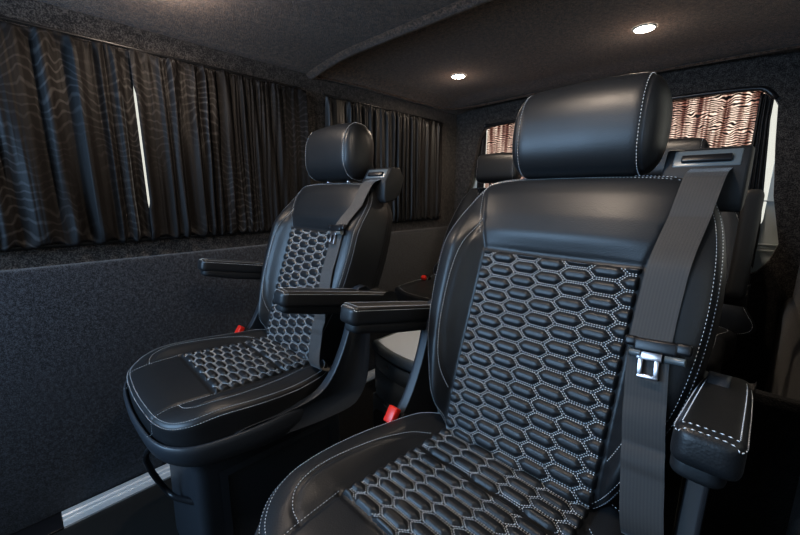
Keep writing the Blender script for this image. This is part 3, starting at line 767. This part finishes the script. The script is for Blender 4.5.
# ---------------------------------------------------------------- rear bench
def make_bench():
    root = empty('rear_bench', (-.66, 1.45, 0)); tag(root, 'black leather rear bench seat with headrests below the rear window', 'bench')
    def bf(X, V, W): return np.stack([X, .30+(V-.5)*.30-W*.96, V+W*.28], -1)
    out = [(.44, 1.045), (.49, 1.02), (.53, .94), (.575, .78), (.585, .62), (.57, .50), (0, .48), (-.57, .50), (-.585, .62), (-.575, .78), (-.53, .94), (-.49, 1.02), (-.44, 1.045), (0, 1.05)]
    out = [(x*1.19, v) for x, v in out]
    seams = [[(.0, .5), (.0, 1.04)], [(.50, 1.04), (.55, .8), (.55, .55)], [(-.50, 1.04), (-.55, .8), (-.55, .55)]]
    p = Pad(out, (0, .77), .11, bf, lambda X, V: .02*sstep(.53, .63, np.abs(X))*sstep(.5, .6, V), seams, m=10, groove=.006); fixsgn(p, (0, -1, .2))
    mb = MB(); p.mesh(mb, 60)
    for s in (1, -1): p.stitch_line(mb, [(s*.506, 1.03), (s*.556, .8), (s*.556, .55)])
    p.perimeter(mb, .985)
    mb.build('backrest', [LEATHER, THREAD], root)
    def cf(X, V, W): return np.stack([X*1.13, V, .525+W+0*V], -1)
    out = [(.56, .30), (.585, .15), (.58, -.05), (.55, -.13), (.4, -.15), (0, -.155), (-.4, -.15), (-.55, -.13), (-.58, -.05), (-.585, .15), (-.56, .30), (0, .31)]
    p = Pad(out, (0, .08), .12, cf, lambda X, V: .015*sstep(.45, .55, np.abs(X)), [[(0, -.15), (0, .3)]], m=8, groove=.006); fixsgn(p, (0, 0, 1))
    mb = MB(); p.mesh(mb, 50); p.perimeter(mb, .96); mb.build('seat_cushion', [LEATHER, THREAD], root)
    m = MB(); box(m, (0, .14, .21), (1.16, .40, .41)); m.build('bench_base', SOFTP, root, bevel=.02)
    for x in (-.39, .38):
        h = MB(); loft_x(h, .135, .455, 1.142, .05, .078, .6, .3, tilt=.1, n=40); h_ = h.build('headrest', [LEATHER, THREAD], root); h_.location.x = x
        for q in (-.05, .05):
            m = MB(); cyl(m, (x+q, .455, 1.02), (x+q, .458, 1.09), .006); m.build('headrest_post', BLACKP, root)
    # folded-up armrest with pivot
    ar = MB(); A = rbox(ar, (0, 0, 0), (.046, .33, .056), .022, e=.6); o = ar.build('raised_armrest', SOFTP, root, fixn=True)
    o.rotation_euler = (R(82), 0, 0); o.location = (.662, .06, .855)
    m = MB(); cyl(m, (.630, .06, .70), (.692, .06, .70), .034, 28); m.build('armrest_pivot', BLACKP, root, bevel=.005)
    m = MB(); box(m, (-.60, .10, .532), (.028, .05, .028), rot=Matrix.Rotation(R(35), 3, 'X')); b = m.build('belt_buckle', BLACKP, root, bevel=.004)
    m = MB(); box(m, (-.60, .075, .549), (.026, .022, .022), rot=Matrix.Rotation(R(35), 3, 'X')); m.build('buckle_button', RED, b, bevel=.004)
    return root
make_bench()

# ---------------------------------------------------------------- light
w = bpy.data.worlds.new('daylight'); bpy.context.scene.world = w; w.use_nodes = True
bg = w.node_tree.nodes['Background']; bg.inputs['Color'].default_value = (.84, .92, 1.0, 1); bg.inputs['Strength'].default_value = 1.2
_n = w.node_tree.nodes; _tc = _n.new('ShaderNodeTexCoord'); _sx = _n.new('ShaderNodeSeparateXYZ'); _rp = _n.new('ShaderNodeValToRGB')
_rp.color_ramp.elements[0].position = .0; _rp.color_ramp.elements[0].color = (.50, .62, .78, 1); _rp.color_ramp.elements[1].position = .25; _rp.color_ramp.elements[1].color = (1.0, .93, .82, 1)
_ad = _n.new('ShaderNodeMath'); _ad.operation = 'MULTIPLY_ADD'; _ad.inputs[1].default_value = .5; _ad.inputs[2].default_value = .5
_l = w.node_tree.links.new; _l(_tc.outputs['Generated'], _sx.inputs[0]); _l(_sx.outputs['Y'], _ad.inputs[0]); _l(_ad.outputs[0], _rp.inputs['Fac']); _l(_rp.outputs['Color'], bg.inputs['Color'])
def area(name, loc, rot, size, e, col):
    l = bpy.data.lights.new(name, 'AREA'); l.shape = 'RECTANGLE'; l.size, l.size_y = size; l.energy = e; l.color = col
    o = bpy.data.objects.new(name, l); C.objects.link(o); o.location = loc; o.rotation_euler = rot; return o
area('front_door_daylight', (-1.30, -.80, 1.20), (R(80), 0, R(-38)), (.8, .55), 21, (.42, .68, 1.0))
area('windscreen_daylight', (-.75, -1.1, 1.28), (R(72), 0, R(-6)), (.9, .4), 12, (.45, .70, 1.0))
s = bpy.data.lights.new('sun', 'SUN'); s.energy = 5; s.color = (1, .91, .83); s.angle = R(3); so = bpy.data.objects.new('sun', s); C.objects.link(so); so.rotation_euler = (R(-70), 0, R(12))

# ---------------------------------------------------------------- camera
cam = bpy.data.cameras.new('camera'); co = bpy.data.objects.new('camera', cam); C.objects.link(co)
cam.sensor_width = 36; cam.lens = 36*365.8/800; cam.clip_start = .02
ps, th, ro = R(43.39), R(11.313), R(.2586)
sn, cs = math.sin, math.cos
F = Vector((-sn(ps)*cs(th), cs(ps)*cs(th), -sn(th))); R0 = Vector((cs(ps), sn(ps), 0)); U0 = R0.cross(F)
Rt = R0*cs(ro)+U0*sn(ro); Up = -R0*sn(ro)+U0*cs(ro)
M = Matrix((Rt, Up, -F)).transposed().to_4x4(); M.translation = (0, 0, 1.0); co.matrix_world = M
bpy.context.scene.camera = co
bpy.context.scene.view_settings.view_transform = 'Standard'
try: bpy.context.scene.view_settings.look = 'Medium High Contrast'
except TypeError: pass
